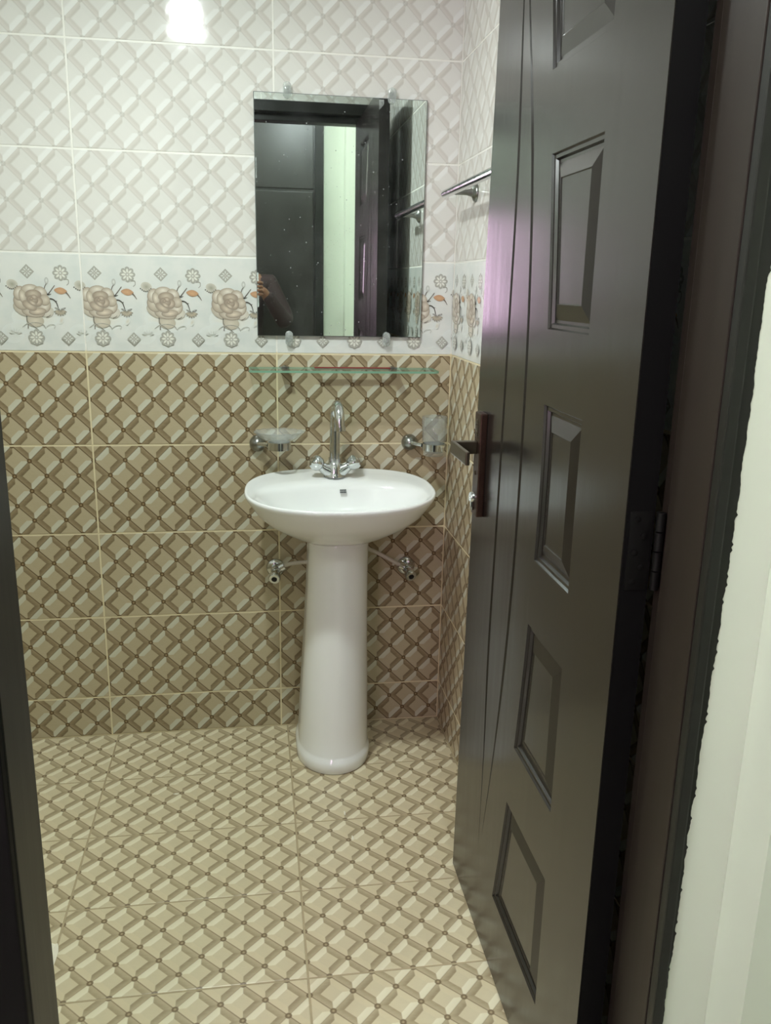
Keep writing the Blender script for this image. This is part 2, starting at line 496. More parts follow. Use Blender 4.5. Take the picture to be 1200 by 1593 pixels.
def motif(k, ox):
    W_ = lin((228, 232, 228))
    g1, g2, g3 = lin((160, 160, 150)), lin((176, 175, 166)), lin((200, 202, 196))
    P = lambda x, y: (ox + (x - 650) / 2650.0, (835 - y) / 2600.0)
    L = lambda d: d / 2650.0
    def lattice(x, y, r):
        cx, cy = P(x, y); r = L(r)
        k.fan(cx, cy, [(cx + r, cy), (cx, cy + r), (cx - r, cy), (cx, cy - r)], g2, g1)
        for i in range(4):
            t = PI / 4 + i * PI / 2
            k.blob(cx + math.cos(t) * r * .38, cy + math.sin(t) * r * .38, r * .2, r * .1, t, W_, g3, 8)
            t = i * PI / 2
            k.blob(cx + math.cos(t) * r * .5, cy + math.sin(t) * r * .5, r * .22, r * .1, t, W_, g3, 8)
        k.blob(cx, cy, r * .1, r * .1, 0, W_, g2, 8)
    def medal(x, y, r):
        cx, cy = P(x, y); r = L(r)
        pts = [(cx + r * (1.0 + .07 * math.cos(8 * t)) * math.cos(t), cy + r * (1.0 + .07 * math.cos(8 * t)) * math.sin(t)) for t in [2 * PI * i / 48 for i in range(48)]]
        k.fan(cx, cy, pts, g2, g1)
        for i in range(8):
            t = i * PI / 4
            k.blob(cx + math.cos(t) * r * .52, cy + math.sin(t) * r * .52, r * .29, r * .14, t, W_, lin((226, 224, 210)), 10)
            t += PI / 8
            k.blob(cx + math.cos(t) * r * .88, cy + math.sin(t) * r * .88, r * .07, r * .07, t, W_, g3, 6)
        k.blob(cx, cy, r * .13, r * .13, 0, lin((214, 208, 190)), W_, 8)
    # soft beige and grey washes under the flower
    for x, y, rx, ry, c in ((800, 560, 190, 110, (232, 228, 212)), (1140, 690, 90, 80, (218, 222, 216)), (680, 640, 80, 60, (222, 226, 220))):
        cx, cy = P(x, y); k.blob(cx, cy, L(rx), L(ry), 0, lin(c), lin((226, 231, 228)), 20)
    lattice(758, 205, 58)
    medal(1020, 212, 60)
    k.stroke([P(1040, 262), P(1075, 262), P(1078, 290), P(1062, 306)], L(4), L(2), g1)
    # thistle head with dark beads
    cx, cy = P(1168, 305); k.blob(cx, cy, L(46), L(38), -.4, lin((150, 146, 128)), lin((206, 203, 190)), 18)
    for i in range(7):
        x, y = P(1120 + 14 * i, 320 + 22 * math.sin(i / 6 * PI)); k.blob(x, y, L(6), L(6), 0, lin((60, 55, 48)), lin((80, 74, 64)), 6)
    # stems
    dk, md = lin((62, 58, 54)), lin((120, 114, 104))
    k.stroke([P(868, 348), P(892, 356), P(908, 384)], L(6), L(4), dk)
    k.stroke([P(908, 384), P(886, 350), P(890, 320), P(904, 296)], L(4), L(3), dk, md)
    k.stroke([P(908, 384), P(935, 350), P(968, 308)], L(4), L(3), dk, md)
    k.stroke([P(908, 384), P(936, 376)], L(4), L(2), dk)
    cx, cy = P(907, 272); k.blob(cx, cy, L(16), L(26), 0, W_, lin((176, 178, 172)), 12)
    k.stroke([P(916, 414), P(945, 418), P(970, 440), P(985, 486)], L(6), L(3), dk)
    k.stroke([P(962, 436), P(978, 430)], L(3), L(2), dk)
    # orange leaf
    cx, cy = P(1012, 350)
    k.blob(cx, cy, L(52), L(27), -.12, lin((206, 156, 104)), lin((186, 132, 82)), 18, pinch=.45)
    k.stroke([P(1052, 360), P(1070, 380), P(1086, 406)], L(6), L(2), lin((120, 104, 90)), md)
    # small flower on the twig
    for i in range(7):
        t = PI + .25 + i * (PI - .5) / 6
        x, y = P(998, 505); k.blob(x + math.cos(t) * L(28), y + math.sin(t) * L(22), L(26), L(8), t, lin((206, 192, 164)), lin((120, 112, 98)), 10)
    for sx in (-1, 1):
        x, y = P(1000 + sx * 24, 490); k.blob(x, y, L(22), L(6), sx * .35, g3, dk, 8)
    cx, cy = P(1002, 585); k.blob(cx, cy, L(18), L(34), -.4, lin((214, 208, 190)), lin((226, 230, 226)), 10)
    # lower petals and swirls
    be, de, li, sh = lin((204, 192, 172)), lin((170, 154, 132)), lin((232, 225, 211)), lin((146, 132, 116))
    cx, cy = P(795, 590); k.blob(cx, cy, L(70), L(50), 0, lin((214, 204, 184)), lin((186, 176, 156)), 18)
    cx, cy = P(700, 500); k.blob(cx, cy, L(78), L(44), -.6, lin((212, 203, 186)), lin((176, 166, 148)), 18)
    cx, cy = P(900, 520); k.blob(cx, cy, L(50), L(40), .5, lin((220, 214, 200)), lin((200, 194, 180)), 16)
    k.stroke([P(730, 548), P(736, 600), P(790, 640), P(820, 668)], L(5), L(3), md, g1)
    k.stroke([P(735, 650), P(742, 616), P(790, 604), P(850, 616), P(876, 650)], L(4), L(3), md, g2)
    k.stroke([P(690, 640), P(730, 612), P(790, 604)], L(2), L(3), g2)
    k.stroke([P(878, 640), P(905, 620), P(940, 618), P(950, 634), P(938, 646)], L(4), L(2), g3)
    k.stroke([P(885, 560), P(905, 552), P(920, 540)], L(4), L(2), md)
    # the rose, outer petals first
    def petal(x, y, rx, ry, rot, a, b, off=(0, 0)):
        cx, cy = P(x, y)
        k.blob(cx, cy, L(rx), L(ry), rot, b, sh, 20)
        k.blob(cx + L(2), cy + L(3), L(rx * .93), L(ry * .91), rot, a, b, 20, off=(L(off[0]), L(off[1])))
    petal(785, 520, 92, 44, -.15, li, de, (0, -14))
    petal(868, 470, 66, 58, .9, li, de, (14, -10))
    petal(700, 440, 62, 70, .5, lin((214, 204, 186)), de, (-14, 0))
    petal(690, 375, 48, 60, -.3, li, de, (-12, 12))
    petal(770, 345, 70, 44, .1, li, de, (0, 14))
    petal(850, 370, 56, 52, -.7, li, de, (10, 12))
    petal(712, 400, 30, 56, .15, lin((232, 222, 204)), de, (-6, 4))
    petal(880, 425, 44, 46, .5, lin((216, 206, 188)), de, (10, 0))
    petal(820, 515, 70, 30, .1, lin((230, 214, 192)), lin((160, 142, 122)), (0, -6))
    petal(760, 470, 62, 36, -.5, lin((214, 198, 176)), lin((150, 130, 110)), (0, -8))
    petal(795, 385, 66, 42, 0, lin((200, 184, 162)), lin((142, 122, 102)), (0, 10))
    petal(825, 440, 44, 40, .6, lin((206, 188, 166)), lin((140, 120, 100)), (8, -4))
    petal(785, 425, 48, 36, -.2, lin((196, 178, 156)), lin((134, 114, 95)), (0, 6))
    petal(800, 405, 26, 20, -.3, lin((206, 190, 168)), lin((140, 118, 98)))
    petal(785, 450, 36, 17, -.55, lin((222, 206, 184)), lin((140, 118, 98)), (0, -4))
    petal(778, 418, 17, 12, .2, lin((190, 170, 146)), lin((128, 106, 88)))
    medal(795, 720, 62)
    lattice(1048, 725, 56)
    for i in range(6):
        t = PI * .15 + i * PI * .14
        x, y = P(1165, 700); k.blob(x + math.cos(t) * L(38), y + math.sin(t) * L(38), L(20), L(5), t, lin((208, 210, 204)), lin((222, 226, 222)), 8)

_ink = Ink()
for i in range(-1, 3):
    _z = _ink.z; _ink.z = 0.00002
    motif(_ink, 0.2 * i)
print_cache = {}
def floral_mesh(a, b):
    key = (round(a, 3), round(b, 3))
    if key not in print_cache: print_cache[key] = _ink.mesh(a + GAP / 2, b - GAP / 2)
    return print_cache[key]

def lay_tiles(parent, origin, ux, uy, rects, offx, offy, matf, flipf, sx=0.6, sy=0.3):
    """tiles on a plane spanned by ux (along) and uy (up); rects in plane coordinates"""
    ux, uy = Vector(ux), Vector(uy)
    nrm = ux.cross(uy)
    R = Matrix((ux, uy, nrm)).transposed().to_4x4()
    for (a0, a1, b0, b1) in rects:
        for (j, y0, y1, dv) in cut(b0, b1, sy, offy):
            for (i, x0, x1, du) in cut(a0, a1, sx, offx):
                mat = matf(i, j)
                fl = flipf(i, j)
                me = tile_mesh(x1 - x0, y1 - y0, du, dv, fl, mat)
                t = bpy.data.objects.new('tile', me)
                t.matrix_world = Matrix.Translation(Vector(origin) + ux * x0 + uy * y0) @ R
                col.objects.link(t); t.parent = parent
                if mat is M['tile_floral'] and (y1 - y0) > 0.29:
                    f = bpy.data.objects.new('floral_print', floral_mesh(du, du + x1 - x0))
                    f.location = (-du, 0, 0.006)
                    col.objects.link(f); f.parent = t

ROW0 = 0.149              # first horizontal joint above the floor
def wall_mat(i, j):       # j = -1 cut row, 0..3 brown, 4 floral, 5.. white
    return M['tile_brown'] if j < 4 else (M['tile_floral'] if j == 4 else M['tile_white'])
TH = 0.006; TT = 0.0045   # tile thickness and how far the grout lies behind the tile face
H_B = 2.75                # bathroom ceiling

# ------------------------------------------------------------------ bathroom shell
XL, YF = -2.1, -1.715
def slab(name, x0, x1, y0, y1, z0, z1, m, label, cat, parent=None):
    o = boxo(name, x0, x1, y0, y1, z0, z1, m, parent)
    if label: tag(o, label, cat, kind='structure')
    return o
wb = slab('wall_back', XL - .1, .1, 0.0012, .12, -.05, H_B + .05, M['grout'], 'tiled bathroom wall behind the washbasin and mirror', 'wall')
FLIP_BACK = {(-1, 3): 0, (0, 3): 0, (1, 3): 0, (-1, 2): 0, (0, 2): 1, (1, 2): 0, (-1, 1): 1, (0, 1): 0, (1, 1): 0, (-1, 0): 1, (0, 0): 1, (1, 0): 1,
             (-1, -1): 0, (0, -1): 0, (1, -1): 0, (1, 5): 1}
# in plane coordinates x runs from -0.585 - 0.6 * n ; index 0 is the tile left of the basin
lay_tiles(wb, (0, TH, 0), (1, 0, 0), (0, 0, 1), [(XL, 0, 0, H_B)], -1.185, ROW0, wall_mat, lambda i, j: FLIP_BACK.get((i, j), 0))
wr = slab('wall_right', 0.0012, .12, YF - .0, 0, -.05, H_B + .05, M['grout'], 'tiled bathroom wall half hidden behind the open door', 'wall')
wr.location = (0, 0, 0)
lay_tiles(wr, (TH, 0, 0), (0, -1, 0), (0, 0, 1), [(0, -YF, 0, H_B)], 0, ROW0, wall_mat, lambda i, j: (i + j) % 3 == 1)
wl = slab('wall_left', XL - .12, XL - .0012, YF, 0, -.05, H_B + .05, M['grout'], 'tiled bathroom wall on the far left, out of view', 'wall')
lay_tiles(wl, (XL - TH, 0, 0), (0, 1, 0), (0, 0, 1), [(YF, 0, 0, H_B)], 0, ROW0, wall_mat, lambda i, j: 0)
# wall with the doorway (its pieces joined round the opening)
bm = bmesh.new()
box(bm, -.052, .12, -1.853, YF - .0012, -.05, 2.9)
box(bm, XL - .12, -1.03, -1.853, YF - .0012, -.05, 2.9)
box(bm, -1.03, -.052, -1.853, YF - .0012, 2.43, 2.9)
wf = obj('wall_front', bm, M['grout'])
tag(wf, 'wall round the doorway, seen in the mirror above the dark door header', 'wall', kind='structure')
lay_tiles(wf, (0, YF - TH, 0), (-1, 0, 0), (0, 0, 1), [(0, .052, 0, H_B), (1.03, -XL, 0, H_B), (.052, 1.03, 2.43, H_B)], 0, ROW0, wall_mat, lambda i, j: 0)
fl = slab('floor', XL - .1, .1, YF, .1, -.1, -.0012, M['grout_floor'], 'beige diamond patterned tile floor of the bathroom', 'floor')
lay_tiles(fl, (0, 0, -TH), (1, 0, 0), (0, 1, 0), [(XL, 0, YF, 0)], -.5626 - .6, -.897, lambda i, j: M['tile_floor'],
          lambda i, j: 0 if (i == 1 and j == -2) else 1)
slab('ceiling', XL - .1, .1, YF - .1, .1, H_B, H_B + .1, M['ceil'], 'white bathroom ceiling above the tiled walls', 'ceiling')
bm = bmesh.new()
for (x, y, a, b) in ((-1.165, -1.055, .011, .05), (-1.18, -1.02, .018, .016), (-.41, -.565, .003, .012), (-.40, -.69, .003, .012), (-.93, -.40, .010, .004)):
    n = 14
    pts = [(x + a * (.8 + .3 * random.random()) * math.cos(2 * PI * i / n), y + b * (.8 + .3 * random.random()) * math.sin(2 * PI * i / n)) for i in range(n)]
    lo = ring(bm, [(p[0], p[1], 0.0) for p in pts]); hi = ring(bm, [(x + (p[0] - x) * .7, y + (p[1] - y) * .7, .0012) for p in pts])
    skin(bm, [lo, hi], True, False, True)
sm = obj('cement_smear', bm, M['smear'], fl); sm['kind'] = 'stuff'; sm['label'] = 'dried white cement smears on the floor tiles'

# ------------------------------------------------------------------ hall shell
HX0, HX1, HY, HC = -2.5, .95, -3.62, 3.0
slab('floor_hall', HX0, HX1, HY, YF, -.1, -.012, M['hall_floor'], 'plain hall floor outside the bathroom door', 'floor')
slab('ceiling_hall', HX0, HX1, HY - .1, -1.80, HC, HC + .1, M['ceil'], 'hall ceiling outside the bathroom', 'ceiling')
bm = bmesh.new()
box(bm, -.080, HX1, -1.862, -1.8535, -.03, HC); box(bm, HX0, -1.05, -1.862, -1.8535, -.03, HC); box(bm, -1.05, -.044, -1.862, -1.8535, 2.45, HC)
tag(obj('wall_hall_doorway', bm, M['green']), 'pale green painted wall right of the dark door frame', 'wall', kind='structure')
bm = bmesh.new(); box(bm, .010, HX1, -1.945, -1.8625, -.03, HC)
tag(obj('trim_1', bm, M['green']), 'pale green wall pier at the right edge of the picture', 'pier', kind='structure')
slab('wall_hall_right', HX1, HX1 + .1, HY, -1.80, -.03, HC, M['green'], 'green side wall of the hall, out of view', 'wall')
slab('wall_hall_left', HX0 - .1, HX0, HY, -1.80, -.03, HC, M['green'], 'green wall at the far end of the hall, out of view', 'wall')
slab('wall_hall_far', HX0, HX1, HY - .1, HY, -.03, HC, M['green'], 'pale green hall wall seen as a strip in the mirror', 'wall')
bm = bmesh.new(); box(bm, .005, .5, HY, HY + .12, -.012, HC)
tag(obj('trim_2', bm, M['green']), 'green pier added for the brighter right part of the strip in the mirror', 'pier', kind='structure')  # pier added so this part of the far wall catches more light
# dark door on the far side of the hall
d2 = slab('door_2', -1.16, -.175, HY, HY + .03, -.012, 2.9, M['door2'], 'tall dark door across the hall, seen in the mirror', 'door')
for (z0, z1) in ((.06, 1.02), (1.04, 2.205), (2.225, 2.86)):
    boxo('door_panel', -1.13, -.215, HY + .03, HY + .042, z0, z1, M['door2'], d2, .004)
boxo('door_stile', -.205, -.145, HY, HY + .06, -.012, 2.9, M['frame_dark'], d2, .003)
boxo('door_stile', -1.20, -1.14, HY, HY + .06, -.012, 2.9, M['frame_dark'], d2, .003)
# window with a pink curtain, source of the pink sheen on the door
wn = empty('window_1', (-1.6, HY, 1.28)); tag(wn, 'hall window with a daylit pink curtain, mirrored in the glossy door', 'window', kind='structure')
def rel(o, par):
    o.parent = par
    o.data.transform(Matrix.Translation(-Vector(par.location)))
    return o
rel(boxo('curtain', -1.95, -1.27, HY + .015, HY + .02, 1.28, 2.08, M['window_glow']), wn)
bm = bmesh.new()
box(bm, -1.99, -1.95, HY, HY + .04, 1.24, 2.12); box(bm, -1.27, -1.23, HY, HY + .04, 1.24, 2.12)
box(bm, -1.95, -1.27, HY, HY + .04, 1.24, 1.28); box(bm, -1.95, -1.27, HY, HY + .04, 2.08, 2.12)
rel(obj('window_frame', bm, M['frame_dark']), wn)

# ------------------------------------------------------------------ lamps
def globe(name, x, y, z, top, r, m, label):
    e = empty(name, (x, y, top)); tag(e, label, 'lamp')
    bm = bmesh.new(); bmesh.ops.create_uvsphere(bm, u_segments=32, v_segments=20, radius=r)
    for v in bm.verts: v.co += Vector((0, 0, z - top))
    obj('bulb', bm, m, e, True)
    bm = bmesh.new(); lathe(bm, (0, 0, 0), (0, 0, -1), [(0, .036), (.010, .036), (.016, .024), (max(.02, top - z - r + .006), .017)], 24)
    autosmooth(obj('lamp_holder', bm, M['rubber'], e))
    return e
bl = globe('ceiling_lamp', -.900, -1.03, 2.605, H_B, .062, M['bath_lamp'], 'round white bulb under the bathroom ceiling, mirrored in the white tiles')
ld = bpy.data.lights.new('lamp_light', 'AREA')
ld.shape = 'DISK'; ld.size = .09; ld.energy = BATH_WATT; ld.color = (.93, 1.0, .97)
lo = bpy.data.objects.new('lamp_light', ld); col.objects.link(lo); lo.parent = bl
lo.location = (0, 0, 2.605 - .065 - H_B)
globe('ceiling_lamp', -.28, -2.40, 2.86, HC, .07, M['hall_lamp'], 'round bulb under the hall ceiling, a soft glow on the dark door in the mirror')

globe('ceiling_lamp', -1.75, -2.75, 2.86, HC, .07, M['hall_fill'], 'added fill bulb further left under the hall ceiling, out of view')  # added bulb, brightens the green wall and the pier's left side

# ------------------------------------------------------------------ door frame
XR, XLJ = -.085, -.967
fr = empty('trim_3', (-.5, -1.79, -.01)); tag(fr, 'dark brown wooden door frame round the bathroom doorway', 'door frame', kind='structure')
def fpart(name, boxes, m, bev=.003, lab=None):
    bm = bmesh.new()
    for b in boxes: box(bm, *b, bev)
    o = rel(obj(name, bm, m), fr)
    if lab: o['label'] = lab
    return o
fpart('jamb', [(XR, -.048, -1.853, -1.752, -.01, 2.352), (-.073, -.048, -1.752, -1.712, -.01, 2.40)], M['frame'], .002, 'right jamb, warm brown reveal')
fpart('jamb', [(-1.03, XLJ, -1.868, -1.765, -.01, 2.352), (-1.03, -.979, -1.765, -1.712, -.01, 2.40)], M['frame_dark'], .002, 'left jamb, dark grey-brown reveal')
fpart('header', [(-1.03, -.048, -1.853, -1.765, 2.352, 2.435), (-1.03, -.048, -1.765, -1.712, 2.385, 2.435)], M['frame_dark'], .002)
# architrave to the hall side, its paint line wandering over the wall
fpart('architrave', [(-.0835, -.066, -1.872, -1.8535, -.012, 2.44)], M['frame_dark'], .003)
fpart('architrave', [(-1.07, -.9685, -1.886, -1.8685, -.012, 2.44)], M['door_edge'], .003)  # near-black colour carries the shade of the unlit hall side
fpart('architrave', [(-.9685, -.0835, -1.872, -1.8535, 2.355, 2.44)], M['frame_dark'], .003)
bm = bmesh.new()
zs = [i * .004 for i in range(0, 560)]
wob = 0; A = []; B = []
for z in zs:
    wob = wob * .8 + random.uniform(-.0008, .0008)
    e = -.0615 + (z - .5) * .0144 + wob + (.0022 if random.random() < .06 else 0) - (.0012 * math.sin(z * 9))
    A.append(bm.verts.new((-.075, -1.8632, z))); B.append(bm.verts.new((e, -1.8632, z)))
for i in range(len(zs) - 1): bm.faces.new((A[i], B[i], B[i + 1], A[i + 1]))
g = bmesh.ops.extrude_face_region(bm, geom=bm.faces[:])
bmesh.ops.translate(bm, verts=[v for v in g['geom'] if isinstance(v, bmesh.types.BMVert)], vec=(0, .0012, 0))
pe = rel(obj('paint_edge', bm, M['frame_dark']), fr); pe['label'] = 'ragged dark paint edge where the frame meets the green wall'

# ------------------------------------------------------------------ the open door
XD, XB = -.135, -.090
YH = -1.725
ZT = 2.345
yfree = lambda z: -.846 - .0265 * z
door = empty('door_1', (-.11, YH, .008)); tag(door, 'open dark brown panelled door at the right with a bronze handle', 'door', kind='structure')
def hole_mesh():
    """front face with openings for the five panels and the two curved grooves"""
    bm = bmesh.new()
    X = XD
    def loopedges(pts):
        vs = [bm.verts.new((X, p[0], p[1])) for p in pts]
        es = [bm.edges.new((vs[i], vs[(i + 1) % len(vs)])) for i in range(len(vs))]
        return vs, es
    edges = []
    n = 12
    outer = [(YH, .008), *[(yfree(.008 + (ZT - .008) * i / n), .008 + (ZT - .008) * i / n) for i in range(n + 1)], (YH, ZT)]
    ov, oe = loopedges(outer); edges += oe
    pans = []
    for pl in PANELS:
        v, e = loopedges(pl); edges += e; pans.append(v)
    gro = []
    for gl in GROOVES:
        L_, R_ = [], []
        pts = smooth_pts([(0, y, z) for (y, z) in gl], 5)
        m_ = len(pts)
        for i, p in enumerate(pts):
            wdt = GW * min(1.0, 4.0 * min(i, m_ - 1 - i) / m_)
            L_.append((p.y + wdt, p.z)); R_.append((p.y - wdt, p.z))
        ringp = L_ + R_[::-1][1:-1] if True else None
        v, e = loopedges(ringp)
        edges += e
        gro.append((v, pts))
    bmesh.ops.triangle_fill(bm, use_beauty=True, use_dissolve=False, edges=edges)
    # grooves: V-shaped
    for v, pts in gro:
        m_ = len(pts)
        left = v[:m_]; right = [v[0]] + list(reversed(v[m_:])) + [v[m_ - 1]]
        mid = [left[0]] + [bm.verts.new((X + .006, p.y, p.z)) for p in pts[1:-1]] + [left[-1]]
        for i in range(m_ - 1):
            for q in ([left[i], left[i + 1], mid[i + 1], mid[i]], [mid[i], mid[i + 1], right[i + 1], right[i]]):
                q2 = []
                for t in q:
                    if t not in q2: q2.append(t)
                if len(q2) > 2:
                    try: bm.faces.new(q2)
                    except ValueError: pass
    # edges and back
    bk = [bm.verts.new((XB, p[0], p[1])) for p in outer]
    skin(bm, [ov, bk]); bm.faces.new(bk)
    bmesh.ops.recalc_face_normals(bm, faces=bm.faces[:])
    return bm
def pleft(z):             # the panels' curved free side
    return {0: 0}.get(z) or (-1.352 + .135 * abs((z - 1.2)) ** 1.75 / 1.0 ** 1.75)
PANELS = []
for z0, z1 in ((.20, .49), (.635, .93), (1.065, 1.365), (1.50, 1.80), (1.94, 2.225)):
    hy = -1.532
    PANELS.append([(hy, z0)] + [(hy, z1)] + [(pleft(z1 + (z0 - z1) * i / 6), z1 + (z0 - z1) * i / 6) for i in range(7)])
GW = .0075
GROOVES = [[(-1.072, 2.24), (-1.076, 2.1), (-1.098, 1.8), (-1.096, 1.5), (-1.088, 1.1), (-1.078, .77), (-1.086, .5), (-1.083, .22)],
           [(-1.088, 2.20), (-1.112, 2.1), (-1.187, 1.81), (-1.224, 1.5), (-1.230, 1.12), (-1.210, .83), (-1.166, .55), (-1.104, .27)]]
leaf = rel(obj('door_leaf', hole_mesh(), M['door']), door)
# hinge-side edge of the leaf is covered by a thin black strip
rel(boxo('leaf_edge', XD + .0015, XB - .0005, YH - .0012, YH - .0002, .009, ZT - .001, M['door_edge']), door)
def inset_poly(pts, d):
    n = len(pts); out = []
    area = sum(pts[i][0] * pts[(i + 1) % n][1] - pts[(i + 1) % n][0] * pts[i][1] for i in range(n))
    sg = 1 if area > 0 else -1
    for i in range(n):
        p0, p1, p2 = Vector(pts[i - 1]), Vector(pts[i]), Vector(pts[(i + 1) % n])
        e1, e2 = (p1 - p0).normalized(), (p2 - p1).normalized()
        n1, n2 = Vector((-e1.y, e1.x)) * sg, Vector((-e2.y, e2.x)) * sg
        b_ = (n1 + n2).normalized()
        out.append(tuple(p1 + b_ * d / max(.3, b_.dot(n1))))
    return out
for pl in PANELS:
    bm = bmesh.new()
    rings = []
    for d, h in ((0, 0), (.003, .004), (.009, .004), (.012, .009), (.017, .009), (.044, .001), (.046, .0025)):
        rings.append(ring(bm, [(XD + h, p[0], p[1]) for p in inset_poly(pl, d)]))
    skin(bm, rings); bm.faces.new(rings[-1])
    bmesh.ops.recalc_face_normals(bm, faces=bm.faces[:])
    if sum(f.normal.x * f.calc_area() for f in bm.faces) > 0: bmesh.ops.reverse_faces(bm, faces=bm.faces[:])
    rel(obj('raised_panel', bm, M['door']), door)

# handle set
bm = bmesh.new(); box(bm, -.1515, XD + .0004, -.972, -.922, 1.048, 1.292, .003)
plate = rel(obj('handle_plate', bm, M['bronze']), door); plate['label'] = 'tall bronze backplate'
def sub(name, bm, m, lab=None, sm_=False):
    o = obj(name, bm, m)
    o.data.transform(Matrix.Translation(-Vector(door.location)))
    o.parent = plate
    if sm_: autosmooth(o)
    if lab: o['label'] = lab
    return o
bm = bmesh.new()
box(bm, -.205, -.1515, -.955, -.936, 1.196, 1.226, .003)
box(bm, -.212, -.202, -1.085, -.936, 1.196, 1.226, .003)
sub('lever', bm, M['lever'], 'flat dark bronze lever pointing towards the hinges')
bm = bmesh.new()
lathe(bm, (-.1515, -.946, 1.092), (-1, 0, 0), [(0, .0125), (.008, .0125), (.010, .011), (.010, .004), (.004, .003)], 20)
box(bm, -.160, -.1515, -.951, -.941, 1.060, 1.088, .003)
sub('lock_cylinder', bm, M['chrome'], 'small bright lock cylinder', True)
bm = bmesh.new()
for z in (1.070, 1.272, 1.245, 1.15):
    lathe(bm, (-.1515, -.946, z), (-1, 0, 0), [(0, .005), (.0015, .005), (.003, .002)], 12)
for i in range(9):
    z = 1.235 + .003 * math.sin(i) + .004 * i
    tube(bm, smooth_pts([(-.1522, -.935, z), (-.1530, -.944, z + .003), (-.1522, -.955, z - .001)], 4), .0008, 6)
sub('ornament', bm, M['lever'], None, True)
# hinge on the edge facing the hall
bm = bmesh.new()
box(bm, -.128, -.094, YH - .0030, YH - .0012, 1.142, 1.262, .0006)
for z, x in ((1.155, -.117), (1.178, -.105), (1.2, -.117), (1.225, -.105), (1.25, -.117)):
    lathe(bm, (x, YH - .0028, z), (0, -1, 0), [(0, .005), (.001, .005), (.0018, .002)], 14)
for k_ in range(4):
    z0 = 1.142 + k_ * .030
    tube(bm, [(-.083, YH - .006, z0 + .001), (-.083, YH - .006, z0 + .029)], .0065, 14)
autosmooth(rel(obj('hinge', bm, M['black_iron']), door))

# ------------------------------------------------------------------ washbasin on its pedestal
bs = empty('pedestal_washbasin', (-.40, -.2, 0)); tag(bs, 'white ceramic washbasin on a tapering pedestal against the tiled wall', 'washbasin')
NS = 112
CX = -.397
def outline(t, sc_=1.0, c=(CX, -.250), k=None):
    """outer rim: half ellipse to the front, squarer towards the wall"""
    ct, st = math.cos(t), math.sin(t)
    if st < 0: ex, a, b_ = 2.25, .300, .232
    else: ex, a, b_ = 3.0, .300, .242
    x = a * math.copysign(abs(ct) ** (2 / ex), ct); y = b_ * math.copysign(abs(st) ** (2 / ex), st)
    if st > 0: x *= 1 - .10 * (y / b_) ** 2
    return c[0] + x * sc_, c[1] + y * sc_
rimz = lambda y: .9645 + .062 * min(y, 0)
T = [2 * PI * i / NS for i in range(NS)]
bm = bmesh.new()
rings = []
PC = (-.397, -.205)
for s_, dz, cy in ((.30, -.178, 1.0), (.40, -.170, .96), (.52, -.150, .85), (.66, -.124, .66), (.78, -.098, .44), (.88, -.067, .24), (.95, -.034, .10), (.985, -.018, .03), (1.0, -.009, 0), (1.0, -.004, 0)):
    pts = []
    for t in T:
        x, y = outline(t, s_, (CX + (PC[0] - CX) * cy, -.25 + (PC[1] + .25) * cy))
        zr = rimz(outline(t)[1])
        base = rimz(-.25)
        zz = zr + dz if s_ > .9 else (base + (zr - base) * max(0, (s_ - .3) / .6)) + dz
        y = min(y, .0 - .004)
        pts.append((x, y, zz))
    rings.append(ring(bm, pts))
def inner(t, a, b_, cy, ex=2.4):
    ct, st = math.cos(t), math.sin(t)
    return CX + a * math.copysign(abs(ct) ** (2 / ex), ct), cy + b_ * math.copysign(abs(st) ** (2 / ex), st)
for s_, dz in ((.995, 0.0), (.985, .0015), (.972, .0005)):
    rings.append(ring(bm, [(outline(t, s_)[0], outline(t, s_)[1], rimz(outline(t)[1]) + dz) for t in T]))
# from the lip to the bowl opening, then down into the bowl
def lerp(a, b_, f): return a + (b_ - a) * f
for f, dz in ((.35, -.002), (.7, -.004), (.93, -.008)):
    pts = []
    for t in T:
        x0, y0 = outline(t, .965); x1, y1 = inner(t, .262, .148, -.305)
        y = lerp(y0, y1, f)
        pts.append((lerp(x0, x1, f), y, rimz(y) + dz))
    rings.append(ring(bm, pts))
for a, b_, cy, z in ((.258, .146, -.305, .930), (.250, .140, -.303, .918), (.238, .132, -.300, .900), (.214, .118, -.295, .872), (.175, .100, -.29, .846), (.12, .070, -.28, .829), (.06, .04, -.27, .822), (.022, .02, -.265, .818)):
    rings.append(ring(bm, [(*inner(t, a, b_, cy), z + .045 * (inner(t, a, b_, cy)[1] - cy)) for t in T]))
skin(bm, rings, True, True, True)
bmesh.ops.recalc_face_normals(bm, faces=bm.faces[:])
basin = rel(obj('basin', bm, M['ceramic'], None, True), bs)
def sub2(name, bm, m, par, root, lab=None, sm_=False):
    o = obj(name, bm, m)
    o.data.transform(Matrix.Translation(-Vector(root.location)))
    o.parent = par
    if sm_: autosmooth(o)
    if lab: o['label'] = lab
    return o
bm = bmesh.new()                           # tiny two-line printed mark on the inner back slope of the bowl
def bowl_back(x, s):                       # s runs down the slope
    return Vector((x, -.168 - s * .35, .9285 - s))
for r in range(2):
    for i in range(6):
        x0 = -.3915 + i * .0035
        s0 = .000 + r * .0062
        c = [bowl_back(x0, s0), bowl_back(x0 + .0027 - .0006 * ((i + r) % 2), s0), bowl_back(x0 + .0027, s0 + .0045), bowl_back(x0, s0 + .0045 - .001 * (i % 2))]
        nrm = Vector((0, -.9, .3)).normalized()
        top = [bm.verts.new(p + nrm * .0055) for p in c]
        bot = [bm.verts.new(p - nrm * .001) for p in c]
        skin(bm, [bot, top], True, False, True)
sub2('printed_mark', bm, M['mark'], basin, bs, 'tiny grey two-line maker mark')
bm = bmesh.new()
